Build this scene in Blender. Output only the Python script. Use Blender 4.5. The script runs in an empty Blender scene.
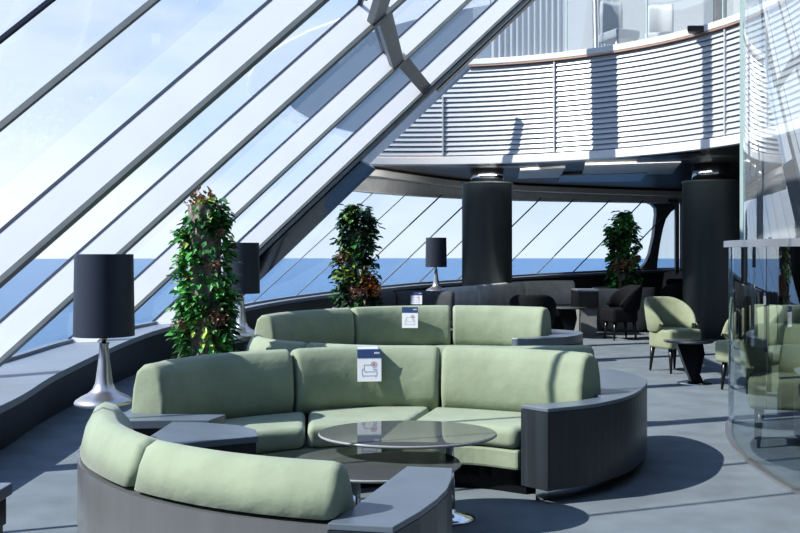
import bpy, bmesh, math, random
from mathutils import Vector, Matrix
random.seed(11)
scene = bpy.context.scene
COL = scene.collection
PI = math.pi

# ------------------------------------------------------------------ camera
F, H, Y0 = 1000.0, 1.35, 250.0
cam_d = bpy.data.cameras.new('camera')
cam = bpy.data.objects.new('camera', cam_d)
COL.objects.link(cam)
cam.location = (0, 0, H)
cam.rotation_euler = (PI / 2, 0, 0)
cam_d.sensor_width = 36.0
cam_d.lens = 36.0 * F / 800.0
cam_d.shift_y = (Y0 - 266.5) / 800.0
cam_d.clip_end = 60000
cam_d.clip_start = 0.05
scene.camera = cam


def at(px, py, z):
    d = (H - z) * F / (py - Y0)
    return Vector(((px - 400) * d / F, d, z))


def atd(px, py, d):
    return Vector(((px - 400) * d / F, d, H + (Y0 - py) * d / F))


# ------------------------------------------------------------------ materials
def new_mat(name):
    m = bpy.data.materials.new(name)
    m.use_nodes = True
    nt = m.node_tree
    b = nt.nodes['Principled BSDF']
    return m, nt, b


def pmat(name, col, rough=0.5, metal=0.0, spec=0.5, var=0.0, vscale=8.0, bump=0.0, bscale=60.0,
         sheen=0.0, coat=0.0, stretch=None, detail=4.0, sub=0.0):
    m, nt, b = new_mat(name)
    b.inputs['Roughness'].default_value = rough
    b.inputs['Metallic'].default_value = metal
    b.inputs['Specular IOR Level'].default_value = spec
    b.inputs['Sheen Weight'].default_value = sheen
    b.inputs['Coat Weight'].default_value = coat
    b.inputs['Base Color'].default_value = (*col, 1)
    tc = nt.nodes.new('ShaderNodeTexCoord')
    mp = nt.nodes.new('ShaderNodeMapping')
    nt.links.new(tc.outputs['Object'], mp.inputs['Vector'])
    if stretch:
        mp.inputs['Scale'].default_value = stretch
    if var > 0:
        n = nt.nodes.new('ShaderNodeTexNoise')
        n.inputs['Scale'].default_value = vscale
        n.inputs['Detail'].default_value = detail
        nt.links.new(mp.outputs['Vector'], n.inputs['Vector'])
        cr = nt.nodes.new('ShaderNodeValToRGB')
        cr.color_ramp.elements[0].position = 0.3
        cr.color_ramp.elements[1].position = 0.7
        cr.color_ramp.elements[0].color = (*[c * (1 - var) for c in col], 1)
        cr.color_ramp.elements[1].color = (*[min(1, c * (1 + var)) for c in col], 1)
        nt.links.new(n.outputs['Fac'], cr.inputs['Fac'])
        nt.links.new(cr.outputs['Color'], b.inputs['Base Color'])
    if bump > 0:
        n2 = nt.nodes.new('ShaderNodeTexNoise')
        n2.inputs['Scale'].default_value = bscale
        n2.inputs['Detail'].default_value = 5
        nt.links.new(mp.outputs['Vector'], n2.inputs['Vector'])
        bp = nt.nodes.new('ShaderNodeBump')
        bp.inputs['Strength'].default_value = bump
        bp.inputs['Distance'].default_value = 0.02
        nt.links.new(n2.outputs['Fac'], bp.inputs['Height'])
        nt.links.new(bp.outputs['Normal'], b.inputs['Normal'])
    return m


def glass_mat(name, tint=(0.95, 0.97, 0.98), base=0.05, edge=0.55, power=0.55, gloss=(1, 1, 1), rough=0.0, diffuse=0.0):
    m = bpy.data.materials.new(name)
    m.use_nodes = True
    nt = m.node_tree
    nt.nodes.clear()
    out = nt.nodes.new('ShaderNodeOutputMaterial')
    tr = nt.nodes.new('ShaderNodeBsdfTransparent')
    tr.inputs['Color'].default_value = (*tint, 1)
    gl = nt.nodes.new('ShaderNodeBsdfGlossy')
    gl.inputs['Roughness'].default_value = rough
    gl.inputs['Color'].default_value = (*gloss, 1)
    lw = nt.nodes.new('ShaderNodeLayerWeight')
    lw.inputs['Blend'].default_value = power
    mr = nt.nodes.new('ShaderNodeMapRange')
    mr.inputs['From Min'].default_value = 0.0
    mr.inputs['From Max'].default_value = 1.0
    mr.inputs['To Min'].default_value = base
    mr.inputs['To Max'].default_value = edge
    nt.links.new(lw.outputs['Facing'], mr.inputs['Value'])
    mx = nt.nodes.new('ShaderNodeMixShader')
    nt.links.new(mr.outputs['Result'], mx.inputs['Fac'])
    nt.links.new(tr.outputs[0], mx.inputs[1])
    nt.links.new(gl.outputs[0], mx.inputs[2])
    last = mx
    if diffuse > 0:
        df = nt.nodes.new('ShaderNodeBsdfDiffuse')
        df.inputs['Color'].default_value = (0.85, 0.9, 0.92, 1)
        m2 = nt.nodes.new('ShaderNodeMixShader')
        m2.inputs['Fac'].default_value = diffuse
        nt.links.new(mx.outputs[0], m2.inputs[1])
        nt.links.new(df.outputs[0], m2.inputs[2])
        last = m2
    nt.links.new(last.outputs[0], out.inputs['Surface'])
    return m


M = {}
M['green'] = pmat('sage_velvet', (0.275, 0.325, 0.228), 0.85, sheen=0.2, var=0.10, vscale=5, bump=0.25, bscale=14, detail=6)
M['green_dark'] = pmat('sage_velvet_chair_shaded', (0.245, 0.275, 0.175), 0.85, sheen=0.15, var=0.10, vscale=7, bump=0.2, bscale=18)  # olive chair fabric, darkened to carry the balcony's shade
M['seam'] = pmat('dark_seam', (0.03, 0.04, 0.035), 0.9)
M['grey_sofa'] = pmat('grey_velvet', (0.075, 0.082, 0.087), 0.85, sheen=0.05, var=0.15, vscale=6, bump=0.2, bscale=18)
M['grey_light'] = pmat('light_grey_velvet', (0.50, 0.51, 0.49), 0.85, sheen=0.05, var=0.14, vscale=6, bump=0.2, bscale=18)
M['black_fabric'] = pmat('black_fabric', (0.010, 0.011, 0.013), 0.8, spec=0.2, var=0.1, bump=0.15, bscale=40)
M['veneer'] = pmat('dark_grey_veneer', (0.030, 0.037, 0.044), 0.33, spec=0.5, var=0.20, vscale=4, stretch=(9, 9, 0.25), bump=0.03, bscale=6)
M['veneer_lit'] = pmat('veneer_sunlit', (0.145, 0.15, 0.152), 0.25, spec=0.7, var=0.06, vscale=4, stretch=(3, 3, 0.15), bump=0.03, bscale=6)  # lit copy of the veneer: sunlight and soft reflection streaks in the colour
M['veneer_top'] = pmat('veneer_top_sky_tone', (0.135, 0.165, 0.195), 0.34, spec=0.7, var=0.06, vscale=9)  # paler and bluer than the veneer, sky reflection put into the colour
M['ledge'] = pmat('grey_ledge', (0.20, 0.235, 0.27), 0.42, spec=0.5, var=0.08, vscale=2)
M['wall_dark'] = pmat('dark_wall_panel', (0.045, 0.053, 0.062), 0.42, spec=0.5, var=0.18, vscale=1.6)
M['carpet'] = pmat('blue_grey_carpet', (0.195, 0.226, 0.244), 0.95, spec=0.1, var=0.14, vscale=3.5, bump=0.35, bscale=220, detail=9)
M['white'] = pmat('white_painted_steel', (0.92, 0.92, 0.91), 0.4, var=0.02, vscale=3)
M['white_warm'] = pmat('white_girder_paint', (0.9, 0.9, 0.89), 0.35)
M['gasket'] = pmat('dark_gasket', (0.012, 0.018, 0.04), 0.4)
M['grey_cap'] = pmat('grey_mullion_cap', (0.20, 0.215, 0.21), 0.45, var=0.1)
M['grey_strut'] = pmat('grey_strut', (0.17, 0.18, 0.185), 0.4, metal=0.2, var=0.1)
M['black_gloss'] = pmat('black_gloss', (0.010, 0.012, 0.015), 0.10, spec=0.16)
M['girder_dark'] = pmat('dark_girder_panel', (0.010, 0.012, 0.014), 0.06, spec=0.008)
M['black'] = pmat('black_lacquer', (0.012, 0.013, 0.015), 0.3)
M['black_matt'] = pmat('black_matt', (0.016, 0.018, 0.02), 0.6)
M['chrome'] = pmat('polished_steel', (0.75, 0.77, 0.79), 0.12, metal=1.0)
M['alu'] = pmat('brushed_aluminium', (0.52, 0.52, 0.53), 0.30, metal=0.85, bump=0.02, bscale=30)
M['shade'] = pmat('charcoal_lamp_shade', (0.028, 0.036, 0.052), 0.42, sheen=0.0, bump=0.03, bscale=200)
M['brass'] = pmat('lamp_socket_metal', (0.35, 0.29, 0.22), 0.3, metal=1.0)
M['column'] = pmat('charcoal_column', (0.085, 0.105, 0.112), 0.36, spec=0.6, var=0.05)
M['soffit'] = pmat('dark_gloss_soffit', (0.05, 0.051, 0.052), 0.4, spec=0.3, var=0.25, vscale=0.9)
M['header'] = pmat('grey_header', (0.62, 0.63, 0.62), 0.55, var=0.08)
M['cornice'] = pmat('light_grey_cornice', (0.78, 0.78, 0.77), 0.4)
M['louvre'] = pmat('louvre_slat_paint', (0.52, 0.545, 0.56), 0.4, metal=0.2)
M['louvre_gap'] = pmat('louvre_shadow_gap', (0.30, 0.33, 0.35), 0.7)
M['copper'] = pmat('copper_edge', (0.55, 0.36, 0.26), 0.35, metal=0.5)
M['fascia'] = pmat('white_gloss_fascia', (0.74, 0.74, 0.735), 0.2, spec=0.5, var=0.05, vscale=1.2)
M['table'] = pmat('dark_mirror_table_top', (0.10, 0.108, 0.105), 0.03, spec=0.5)
M['table_edge'] = pmat('pale_table_rim', (0.30, 0.32, 0.32), 0.25)
M['bark'] = pmat('bark', (0.25, 0.22, 0.19), 0.95, var=0.6, vscale=14, bump=1.0, bscale=22, stretch=(1, 1, 0.45))
M['leaf_a'] = pmat('leaf_bright', (0.11, 0.38, 0.10), 0.45, var=0.35, vscale=9)
M['leaf_b'] = pmat('leaf_dark', (0.045, 0.16, 0.05), 0.45, var=0.4, vscale=9)
M['leaf_c'] = pmat('leaf_lime', (0.38, 0.52, 0.12), 0.45, var=0.3, vscale=9)
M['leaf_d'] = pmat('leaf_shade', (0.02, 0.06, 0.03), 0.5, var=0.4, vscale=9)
M['dry'] = pmat('dry_flower', (0.42, 0.27, 0.21), 0.8, var=0.4, vscale=20)
M['orange_leaf'] = pmat('orange_leaf', (0.50, 0.20, 0.04), 0.6, var=0.4, vscale=20)
M['moss'] = pmat('moss_mix', (0.30, 0.27, 0.10), 0.95, var=0.6, vscale=30, bump=0.9, bscale=50)
M['planter'] = pmat('grey_planter', (0.26, 0.27, 0.265), 0.45, var=0.1)
M['card'] = pmat('white_card', (0.86, 0.88, 0.92), 0.6)
M['navy'] = pmat('navy_print', (0.045, 0.085, 0.21), 0.6)
M['lilac'] = pmat('pale_lilac_flap', (0.50, 0.55, 0.72), 0.6)
M['print'] = pmat('grey_line_print', (0.36, 0.42, 0.52), 0.6)
M['red'] = pmat('red_print', (0.65, 0.12, 0.18), 0.6)
M['curtain'] = pmat('pale_grey_curtain', (0.33, 0.37, 0.40), 0.8, var=0.3, vscale=1.4, stretch=(6, 6, 0.3))
M['upper_wall'] = pmat('pale_upper_wall', (0.36, 0.385, 0.40), 0.6, var=0.06, vscale=0.6)
M['upper_grey'] = pmat('upper_grey_fabric', (0.48, 0.50, 0.51), 0.8)
M['canopy'] = pmat('white_canopy', (0.88, 0.89, 0.9), 0.5)
def skin_mat():
    m = bpy.data.materials.new('translucent_white_skin')
    m.use_nodes = True
    nt = m.node_tree
    nt.nodes.clear()
    o = nt.nodes.new('ShaderNodeOutputMaterial')
    a = nt.nodes.new('ShaderNodeBsdfDiffuse')
    a.inputs['Color'].default_value = (.5, .53, .55, 1)
    b = nt.nodes.new('ShaderNodeBsdfTranslucent')
    b.inputs['Color'].default_value = (.5, .54, .57, 1)
    x = nt.nodes.new('ShaderNodeMixShader')
    x.inputs[0].default_value = .55
    nt.links.new(a.outputs[0], x.inputs[1])
    nt.links.new(b.outputs[0], x.inputs[2])
    nt.links.new(x.outputs[0], o.inputs[0])
    return m


M['canopy_skin'] = skin_mat()
M['rim_skin'] = skin_mat()
for n_ in M['rim_skin'].node_tree.nodes:
    if 'Color' in n_.inputs:
        n_.inputs['Color'].default_value = (.95, .95, .95, 1)
M['glass'] = glass_mat('facade_glass', (0.97, 0.98, 0.99), 0.015, 0.16, 0.3)
M['glass_bal'] = glass_mat('balustrade_glass', (0.90, 0.93, 0.94), 0.05, 0.4, 0.5, diffuse=0.14)
M['glass_up'] = glass_mat('curved_screen_glass', (0.86, 0.91, 0.92), 0.22, 0.62, 0.45, gloss=(0.95, 0.98, 1.0), diffuse=0.14)
M['glass_low'] = glass_mat('curved_parapet_glass', (0.80, 0.85, 0.86), 0.16, 0.55, 0.45, gloss=(0.9, 0.95, 0.97))
M['glass_edge'] = pmat('green_glass_edge', (0.42, 0.55, 0.52), 0.15)


# sea
def sea_material():
    m, nt, b = new_mat('sea_water')
    b.inputs['Base Color'].default_value = (0.012, 0.12, 0.26, 1)
    b.inputs['Roughness'].default_value = 0.28
    b.inputs['Specular IOR Level'].default_value = 0.55
    tc = nt.nodes.new('ShaderNodeTexCoord')
    n = nt.nodes.new('ShaderNodeTexNoise')
    n.inputs['Scale'].default_value = 0.05
    n.inputs['Detail'].default_value = 8
    n.inputs['Roughness'].default_value = 0.7
    nt.links.new(tc.outputs['Object'], n.inputs['Vector'])
    bp = nt.nodes.new('ShaderNodeBump')
    bp.inputs['Strength'].default_value = 1.0
    bp.inputs['Distance'].default_value = 3.5
    nt.links.new(n.outputs['Fac'], bp.inputs['Height'])
    nt.links.new(bp.outputs['Normal'], b.inputs['Normal'])
    return m


M['sea'] = sea_material()


# ------------------------------------------------------------------ mesh helpers
class MB:
    def __init__(self):
        self.v = []
        self.f = []
        self.sm = []

    def add(self, vs, fs, smooth=False):
        o = len(self.v)
        self.v += [tuple(p) for p in vs]
        for f in fs:
            self.f.append([i + o for i in f])
            self.sm.append(smooth)

    def box(self, c, s, rz=0.0, rot=None):
        R = rot if rot is not None else Matrix.Rotation(rz, 3, 'Z')
        c = Vector(c)
        vs = []
        for dx in (-.5, .5):
            for dy in (-.5, .5):
                for dz in (-.5, .5):
                    vs.append(c + R @ Vector((dx * s[0], dy * s[1], dz * s[2])))
        self.add(vs, [(0, 1, 3, 2), (4, 6, 7, 5), (0, 4, 5, 1), (2, 3, 7, 6), (0, 2, 6, 4), (1, 5, 7, 3)])

    def beam(self, a, b, du, u0, u1, dv, v0, v1):
        """box from a to b, its section spanned by du*[u0,u1] and dv*[v0,v1]"""
        a, b, du, dv = Vector(a), Vector(b), Vector(du), Vector(dv)
        vs = []
        for p in (a, b):
            for u, v in ((u0, v0), (u1, v0), (u1, v1), (u0, v1)):
                vs.append(p + du * u + dv * v)
        self.add(vs, [(3, 2, 1, 0), (4, 5, 6, 7), (0, 1, 5, 4), (1, 2, 6, 5), (2, 3, 7, 6), (3, 0, 4, 7)])

    def prism(self, poly, z0, z1):
        n = len(poly)
        vs = [(p[0], p[1], z0) for p in poly] + [(p[0], p[1], z1) for p in poly]
        fs = [list(range(n))[::-1], list(range(n, 2 * n))]
        for i in range(n):
            j = (i + 1) % n
            fs.append((i, j, n + j, n + i))
        self.add(vs, fs)

    def strip(self, inner, outer, z0, z1):
        """solid between two plan curves with equal point counts"""
        n = len(inner)
        vs = []
        for a, b in zip(inner, outer):
            vs += [(a[0], a[1], z0), (b[0], b[1], z0), (b[0], b[1], z1), (a[0], a[1], z1)]
        fs = []
        for i in range(n - 1):
            o, q = 4 * i, 4 * i + 4
            for k in range(4):
                l = (k + 1) % 4
                fs.append((o + k, o + l, q + l, q + k))
        fs.append((3, 2, 1, 0))
        o = 4 * (n - 1)
        fs.append((o, o + 1, o + 2, o + 3))
        self.add(vs, fs)

    def sweep(self, path, prof, er=0.0, smooth=True):
        """path: plan points; prof: list (u outward, z) closed; er: end rounding radius"""
        pts = [Vector((p[0], p[1], 0)) for p in path]
        n = len(pts)
        cum = [0]
        for i in range(1, n):
            cum.append(cum[-1] + (pts[i] - pts[i - 1]).length)
        L = cum[-1]
        ss = []
        if er > 0:
            for t in (0, .04, .15, .33, .6, 1.0):
                ss.append(t * er)
            k = max(3, int((L - 2 * er) / 0.07))
            for i in range(1, k):
                ss.append(er + (L - 2 * er) * i / k)
            for t in (1.0, .6, .33, .15, .04, 0):
                ss.append(L - t * er)
        else:
            ss = cum[:]
        cu = sum(p[0] for p in prof) / len(prof)
        cz = sum(p[1] for p in prof) / len(prof)
        m = len(prof)
        vs = []
        for s in ss:
            s = min(max(s, 0), L)
            i = 0
            while i < n - 2 and cum[i + 1] < s:
                i += 1
            seg = cum[i + 1] - cum[i]
            t = (s - cum[i]) / seg if seg > 0 else 0
            p = pts[i].lerp(pts[i + 1], t)

            def tan(j):
                return (pts[min(j + 1, n - 1)] - pts[max(j - 1, 0)]).normalized()
            tg = tan(i).lerp(tan(i + 1), t).normalized()
            nr = Vector((-tg.y, tg.x, 0))
            ins = 0
            if er > 0:
                e = min(s, L - s)
                if e < er:
                    ins = er - math.sqrt(max(0, er * er - (er - e) ** 2))
            for (u, z) in prof:
                if ins > 0:
                    dv = Vector((u - cu, z - cz))
                    l = dv.length
                    dv = dv * max(0.15, (l - ins) / l)
                    u2, z2 = cu + dv.x, cz + dv.y
                else:
                    u2, z2 = u, z
                q = p + nr * u2
                vs.append((q.x, q.y, z2))
        fs = []
        k = len(ss)
        for i in range(k - 1):
            for j in range(m):
                jj = (j + 1) % m
                fs.append((i * m + j, i * m + jj, (i + 1) * m + jj, (i + 1) * m + j))
        fs.append(list(range(m))[::-1])
        fs.append([(k - 1) * m + j for j in range(m)])
        self.add(vs, fs, smooth)

    def lathe(self, prof, c=(0, 0, 0), n=40, smooth=True, sx=1.0, sy=1.0):
        vs = []
        for (r, z) in prof:
            for i in range(n):
                a = 2 * PI * i / n
                vs.append((c[0] + r * math.cos(a) * sx, c[1] + r * math.sin(a) * sy, c[2] + z))
        fs = []
        k = len(prof)
        for i in range(k - 1):
            for j in range(n):
                jj = (j + 1) % n
                fs.append((i * n + j, i * n + jj, (i + 1) * n + jj, (i + 1) * n + j))
        fs.append(list(range(n))[::-1])
        fs.append([(k - 1) * n + j for j in range(n)])
        self.add(vs, fs, smooth)

    def tube(self, pts, r, n=8, r2=None):
        pts = [Vector(p) for p in pts]
        k = len(pts)
        vs = []
        for i, p in enumerate(pts):
            t = (pts[min(i + 1, k - 1)] - pts[max(i - 1, 0)]).normalized()
            a = Vector((0, 0, 1)) if abs(t.z) < .9 else Vector((1, 0, 0))
            u = t.cross(a).normalized()
            w = t.cross(u)
            rr = r if r2 is None else r + (r2 - r) * i / (k - 1)
            for j in range(n):
                an = 2 * PI * j / n
                vs.append(p + u * (rr * math.cos(an)) + w * (rr * math.sin(an)))
        fs = []
        for i in range(k - 1):
            for j in range(n):
                jj = (j + 1) % n
                fs.append((i * n + j, i * n + jj, (i + 1) * n + jj, (i + 1) * n + j))
        fs.append(list(range(n))[::-1])
        fs.append([(k - 1) * n + j for j in range(n)])
        self.add(vs, fs, True)

    def build(self, name, mat, parent=None, bevel=0.0, fix=True, segs=2):
        me = bpy.data.meshes.new(name)
        me.from_pydata(self.v, [], self.f)
        me.update()
        if fix:
            bm = bmesh.new()
            bm.from_mesh(me)
            bmesh.ops.recalc_face_normals(bm, faces=bm.faces)
            bm.to_mesh(me)
            bm.free()
        for p, s in zip(me.polygons, self.sm):
            p.use_smooth = s
        me.materials.append(mat)
        o = bpy.data.objects.new(name, me)
        COL.objects.link(o)
        if parent is not None:
            o.parent = parent
        if bevel > 0:
            b = o.modifiers.new('bevel', 'BEVEL')
            b.width = bevel
            b.segments = segs
            b.limit_method = 'ANGLE'
            b.angle_limit = math.radians(40)
        return o


def spline(pts, n=8):
    P = [Vector(p) for p in pts]
    out = []
    for i in range(len(P) - 1):
        p0 = P[i - 1] if i > 0 else P[0] * 2 - P[1]
        p1, p2 = P[i], P[i + 1]
        p3 = P[i + 2] if i + 2 < len(P) else P[-1] * 2 - P[-2]
        for k in range(n):
            t = k / n
            out.append(0.5 * ((2 * p1) + (p2 - p0) * t + (2 * p0 - 5 * p1 + 4 * p2 - p3) * t * t + (3 * p1 - p0 - 3 * p2 + p3) * t ** 3))
    out.append(P[-1])
    return out


def resample(pts, n):
    cum = [0]
    for i in range(1, len(pts)):
        cum.append(cum[-1] + (pts[i] - pts[i - 1]).length)
    L = cum[-1]
    out = []
    i = 0
    for k in range(n):
        s = L * k / (n - 1)
        while i < len(pts) - 2 and cum[i + 1] < s:
            i += 1
        seg = cum[i + 1] - cum[i]
        out.append(pts[i].lerp(pts[i + 1], (s - cum[i]) / seg if seg else 0))
    return out


def sub(pts, a, b, n=24):
    """part of a polyline between the fractions a and b"""
    r = resample(pts, 400)
    i0, i1 = int(a * 399), int(b * 399)
    return resample(r[i0:i1 + 1], n)


def offset(pts, u):
    out = []
    n = len(pts)
    for i, p in enumerate(pts):
        t = (pts[min(i + 1, n - 1)] - pts[max(i - 1, 0)]).normalized()
        out.append(Vector((p.x - t.y * u, p.y + t.x * u)))
    return out


def V2(l):
    return [Vector((a, b)) for a, b in l]


def tag(o, label=None, cat=None, group=None, kind=None):
    if label:
        o['label'] = label
    if cat:
        o['category'] = cat
    if group:
        o['group'] = group
    if kind:
        o['kind'] = kind
    return o


def empty(name, loc=(0, 0, 0), rz=0.0):
    o = bpy.data.objects.new(name, None)
    COL.objects.link(o)
    o.location = loc
    o.rotation_euler = (0, 0, rz)
    o.empty_display_size = 0.1
    return o


def thing(name, label, cat, loc=(0, 0, 0), rz=0.0, group=None):
    return tag(empty(name, loc, rz), label, cat, group)


def struct(name, mb, mat, **kw):
    return tag(mb.build(name, mat, **kw), kind='structure')


def copy_tree(o, parent=None):
    c = o.copy()
    COL.objects.link(c)
    c.parent = parent
    for ch in list(o.children):
        copy_tree(ch, c)
    return c


def local(o_list, loc):
    """things built in world coordinates under an Empty standing at loc"""
    for o in o_list:
        o.matrix_parent_inverse = Matrix.Translation(-Vector(loc))


# ------------------------------------------------------------------ setting: sea and sky
sea = MB()
R_ = 6250.0
ring = [(R_ * math.cos(2 * PI * i / 96), R_ * math.sin(2 * PI * i / 96)) for i in range(96)]
sea.add([(x, y, -50.0) for x, y in ring], [list(range(96))])
struct('sea', sea, M['sea'], fix=False)

# ------------------------------------------------------------------ setting: floor
fl = MB()
fl.add([(-4.3, -5, 0), (12, -5, 0), (12, 26, 0), (-4.3, 26, 0)], [(0, 1, 2, 3)])
struct('floor', fl, M['carpet'], fix=False)

# ------------------------------------------------------------------ setting: window sill / ledge following the curved front
#           px,  py, z        (outer line of the ledge, foot of the glass)
sill_px = [(0, 363, .36), (78, 340, .42), (190, 317, .48), (265, 302, .55), (338, 292, .63), (407, 285, .70),
           (461, 281, .745), (515, 276.5, .80), (580, 273, .86), (645, 270, .90), (700, 268, .93)]
sill3 = [at(*p) for p in sill_px]
near = [Vector((-3.48, -4.0, .33)), Vector((-3.52, 0.0, .335)), Vector((-3.54, 4.5, .345))]
sill3 = near + sill3
SILL = spline(sill3, 10)                      # 3D curve
inner_px = [(0, 406, .355), (60, 372, .385), (133, 338.5, .43), (180, 324, .47)]
inn = [Vector((-2.50, -4.0, .33)), Vector((-2.52, 0.0, .335)), Vector((-2.53, 3.5, .345))] + [at(*p) for p in inner_px]
# further on the ledge narrows to a thin sill
for (px, py, z) in sill_px[3:]:
    p = at(px, py, z)
    inn.append(Vector((p.x + 0.12, p.y - 0.42, z)))
INN = spline(inn, 10)
a = resample(SILL, 120)
b = resample(INN, 120)
mb = MB()
vs = []
for p, q in zip(a, b):
    vs += [(p.x, p.y, p.z), (q.x, q.y, q.z), (q.x, q.y, q.z - .05), (p.x, p.y, p.z - .05)]
fs = []
for i in range(119):
    o = 4 * i
    for k in range(4):
        l = (k + 1) % 4
        fs.append((o + k, o + l, o + 4 + l, o + 4 + k))
mb.add(vs, fs, False)
struct('trim_1', mb, M['ledge'])              # ledge top
mb = MB()
vs = []
for q in b:
    vs += [(q.x, q.y, q.z - .05), (q.x, q.y, 0)]
# wall set slightly behind the ledge's edge
vs = []
for p, q in zip(a, b):
    d = (Vector((p.x, p.y, 0)) - Vector((q.x, q.y, 0))).normalized() * 0.05
    vs += [(q.x + d.x, q.y + d.y, q.z - .03), (q.x + d.x * 2.5, q.y + d.y * 2.5, -0.01)]
mb.add(vs, [(2 * i, 2 * i + 2, 2 * i + 3, 2 * i + 1) for i in range(119)], True)
struct('wall_left', mb, M['wall_dark'])
# thin upstand at the foot of the glass
mb = MB()
vs = []
for p in a:
    vs += [(p.x - .02, p.y, p.z), (p.x + .05, p.y - .05, p.z), (p.x + .05, p.y - .05, p.z + .035), (p.x - .02, p.y, p.z + .035)]
fs = []
for i in range(119):
    o = 4 * i
    for k in range(4):
        l = (k + 1) % 4
        fs.append((o + k, o + l, o + 4 + l, o + 4 + k))
mb.add(vs, fs)
struct('trim_2', mb, M['ledge'])

# ------------------------------------------------------------------ setting: the leaning front: mullions and panes
U = Vector((1.0, 0.4, 1.0))                    # they all lean the same way
T = Vector((0.1, 1.0, 0.02)).normalized()      # along the front
N = U.normalized().cross(T).normalized()
if N.x < 0:
    N = -N                                     # points into the room (and down)


def foot(px_line, py_line):
    """where a mullion that is seen at this pixel stands on the sill curve"""
    ray = Vector(((px_line - 400) / F, 1.0, (Y0 - py_line) / F))
    best = None
    for i in range(len(SILL) - 1):
        for t in (0, .25, .5, .75):
            p = SILL[i].lerp(SILL[i + 1], t)
            # distance between the ray from the lens and the mullion line
            w = Vector((0, 0, H)) - p
            c = ray.cross(U)
            dd = abs(w.dot(c)) / c.length
            if best is None or dd < best[0]:
                best = (dd, p)
    return best[1]


ZTOP = 7.2
feet = {}
for nm, px, py in (('A', 20, 18), ('B', 75, 62), ('C', 150, 104), ('D', 215, 132), ('E', 243, 181), ('F', 400, 92)):
    feet[nm] = foot(px, py)


def on_mull(base, px):
    """point of a mullion that is seen at column px"""
    # (bx + s*Ux) / (by + s*Uy) = k
    k = (px - 400) / F
    s = (k * base.y - base.x) / (U.x - k * U.y)
    return base + U * s


def top_of(base, z):
    return base + U * ((z - base.z) / U.z)


tn = [3]


def trim(mb, mat, **kw):
    o = struct('trim_%d' % tn[0], mb, mat, **kw)
    tn[0] += 1
    return o


def deep_mullion(base, depth=0.20, wid=0.085, gw=0.034):
    p0 = base - U * 0.05
    p1 = top_of(base, ZTOP)
    e = tag(empty('trim_%d' % tn[0], base), kind='structure')
    tn[0] += 1
    parts = []
    m1 = MB()
    m1.beam(p0, p1, T, 0, wid, N, 0.0, depth)
    parts.append(m1.build('web', M['white'], e))
    m2 = MB()
    m2.beam(p0, p1, T, -0.002, wid + 0.03, N, -0.022, -0.001)
    parts.append(m2.build('gasket', M['gasket'], e))
    m3 = MB()
    m3.beam(p0, p1, T, -0.004, wid + 0.004, N, depth, depth + gw)
    parts.append(m3.build('cap', M['grey_cap'], e))
    local(parts, base)
    return e


for nm in 'CDE':
    deep_mullion(feet[nm])
for y in (1.1, -0.7, -2.5):
    deep_mullion(Vector((-3.53, y, .34)))
# two slim glazing bars nearest the lens
mb = MB()
mb.beam(feet['A'] - U * .05, top_of(feet['A'], ZTOP), T, -.012, .012, N, 0, .018)
trim(mb, M['gasket'])
mb = MB()
mb.beam(feet['B'] - U * .05, top_of(feet['B'], ZTOP), T, -.02, .012, N, 0, .030)
trim(mb, M['grey_cap'])

# the big girder
fF = feet['F']
e = tag(empty('trim_%d' % tn[0], fF), kind='structure')
tn[0] += 1
parts = []
mb = MB()
mb.beam(fF - U * .05, top_of(fF, ZTOP), T, 0, .10, N, 0, .20)
parts.append(mb.build('web', M['white_warm'], e))
mb = MB()
mb.beam(fF - U * .05, top_of(fF, ZTOP), T, -.003, .12, N, -.025, -.001)
parts.append(mb.build('gasket', M['gasket'], e))
mb = MB()
mb.beam(fF - U * .05, top_of(fF, ZTOP), T, -.005, .12, N, .20, .235)
mb.beam(fF - U * .05, top_of(fF, ZTOP), T, .02, .17, N, .245, .285)
parts.append(mb.build('rib', M['grey_cap'], e))
mb = MB()
mb.beam(fF - U * .05, top_of(fF, 2.70), T, .12, 1.70, N, .22, .30)
parts.append(mb.build('soffit_panel', M['girder_dark'], e))
mb = MB()
mb.beam(top_of(fF, 3.7), top_of(fF, ZTOP), T, .17, .42, N, .22, .30)
parts.append(mb.build('back_rib', M['black'], e))
local(parts, fF)


# panes between the mullions
def pane(n, q, mat):
    mb = MB()
    mb.add(q, [(0, 1, 2, 3)])
    return struct('window_%d' % n, mb, mat, fix=False)


seq = [Vector((-3.53, y, .34)) for y in (-2.5, -0.7, 1.1)] + [feet['B'], feet['C'], feet['D'], feet['E'], feet['F']]
for i in range(len(seq) - 1):
    a0, b0 = seq[i], seq[i + 1]
    pane(i + 1, [a0, b0, top_of(b0, ZTOP), top_of(a0, ZTOP)], M['glass'])

# struts between mullions and the joints of the panes beneath them
for (n0, x0, n1, x1) in (('C', 388, 'D', 360), ('D', 366, 'E', 384), ('E', 388, 'F', 414)):
    p, q = on_mull(feet[n0], x0), on_mull(feet[n1], x1)
    mb = MB()
    mb.beam(p + N * .15, q + N * .15, U.normalized(), -.07, .10, N, 0, .07)
    trim(mb, M['grey_strut'])
    mb = MB()
    mb.beam(p, q, U.normalized(), -.015, .015, N, -.02, .02)
    trim(mb, M['gasket'])

sC = on_mull(feet['C'], 388)
rise = (sC.z - feet['C'].z) / U.z
ringf = [Vector((-3.53, y, .34)) for y in (-2.5, -0.7, 1.1)] + [feet['B'], feet['C']]
for i in range(4):
    p, q = ringf[i] + U * rise, ringf[i + 1] + U * rise
    mb = MB()
    mb.beam(p + N * .15, q + N * .15, U.normalized(), -.08, .14, N, 0, .07)
    trim(mb, M['grey_strut'])

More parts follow.
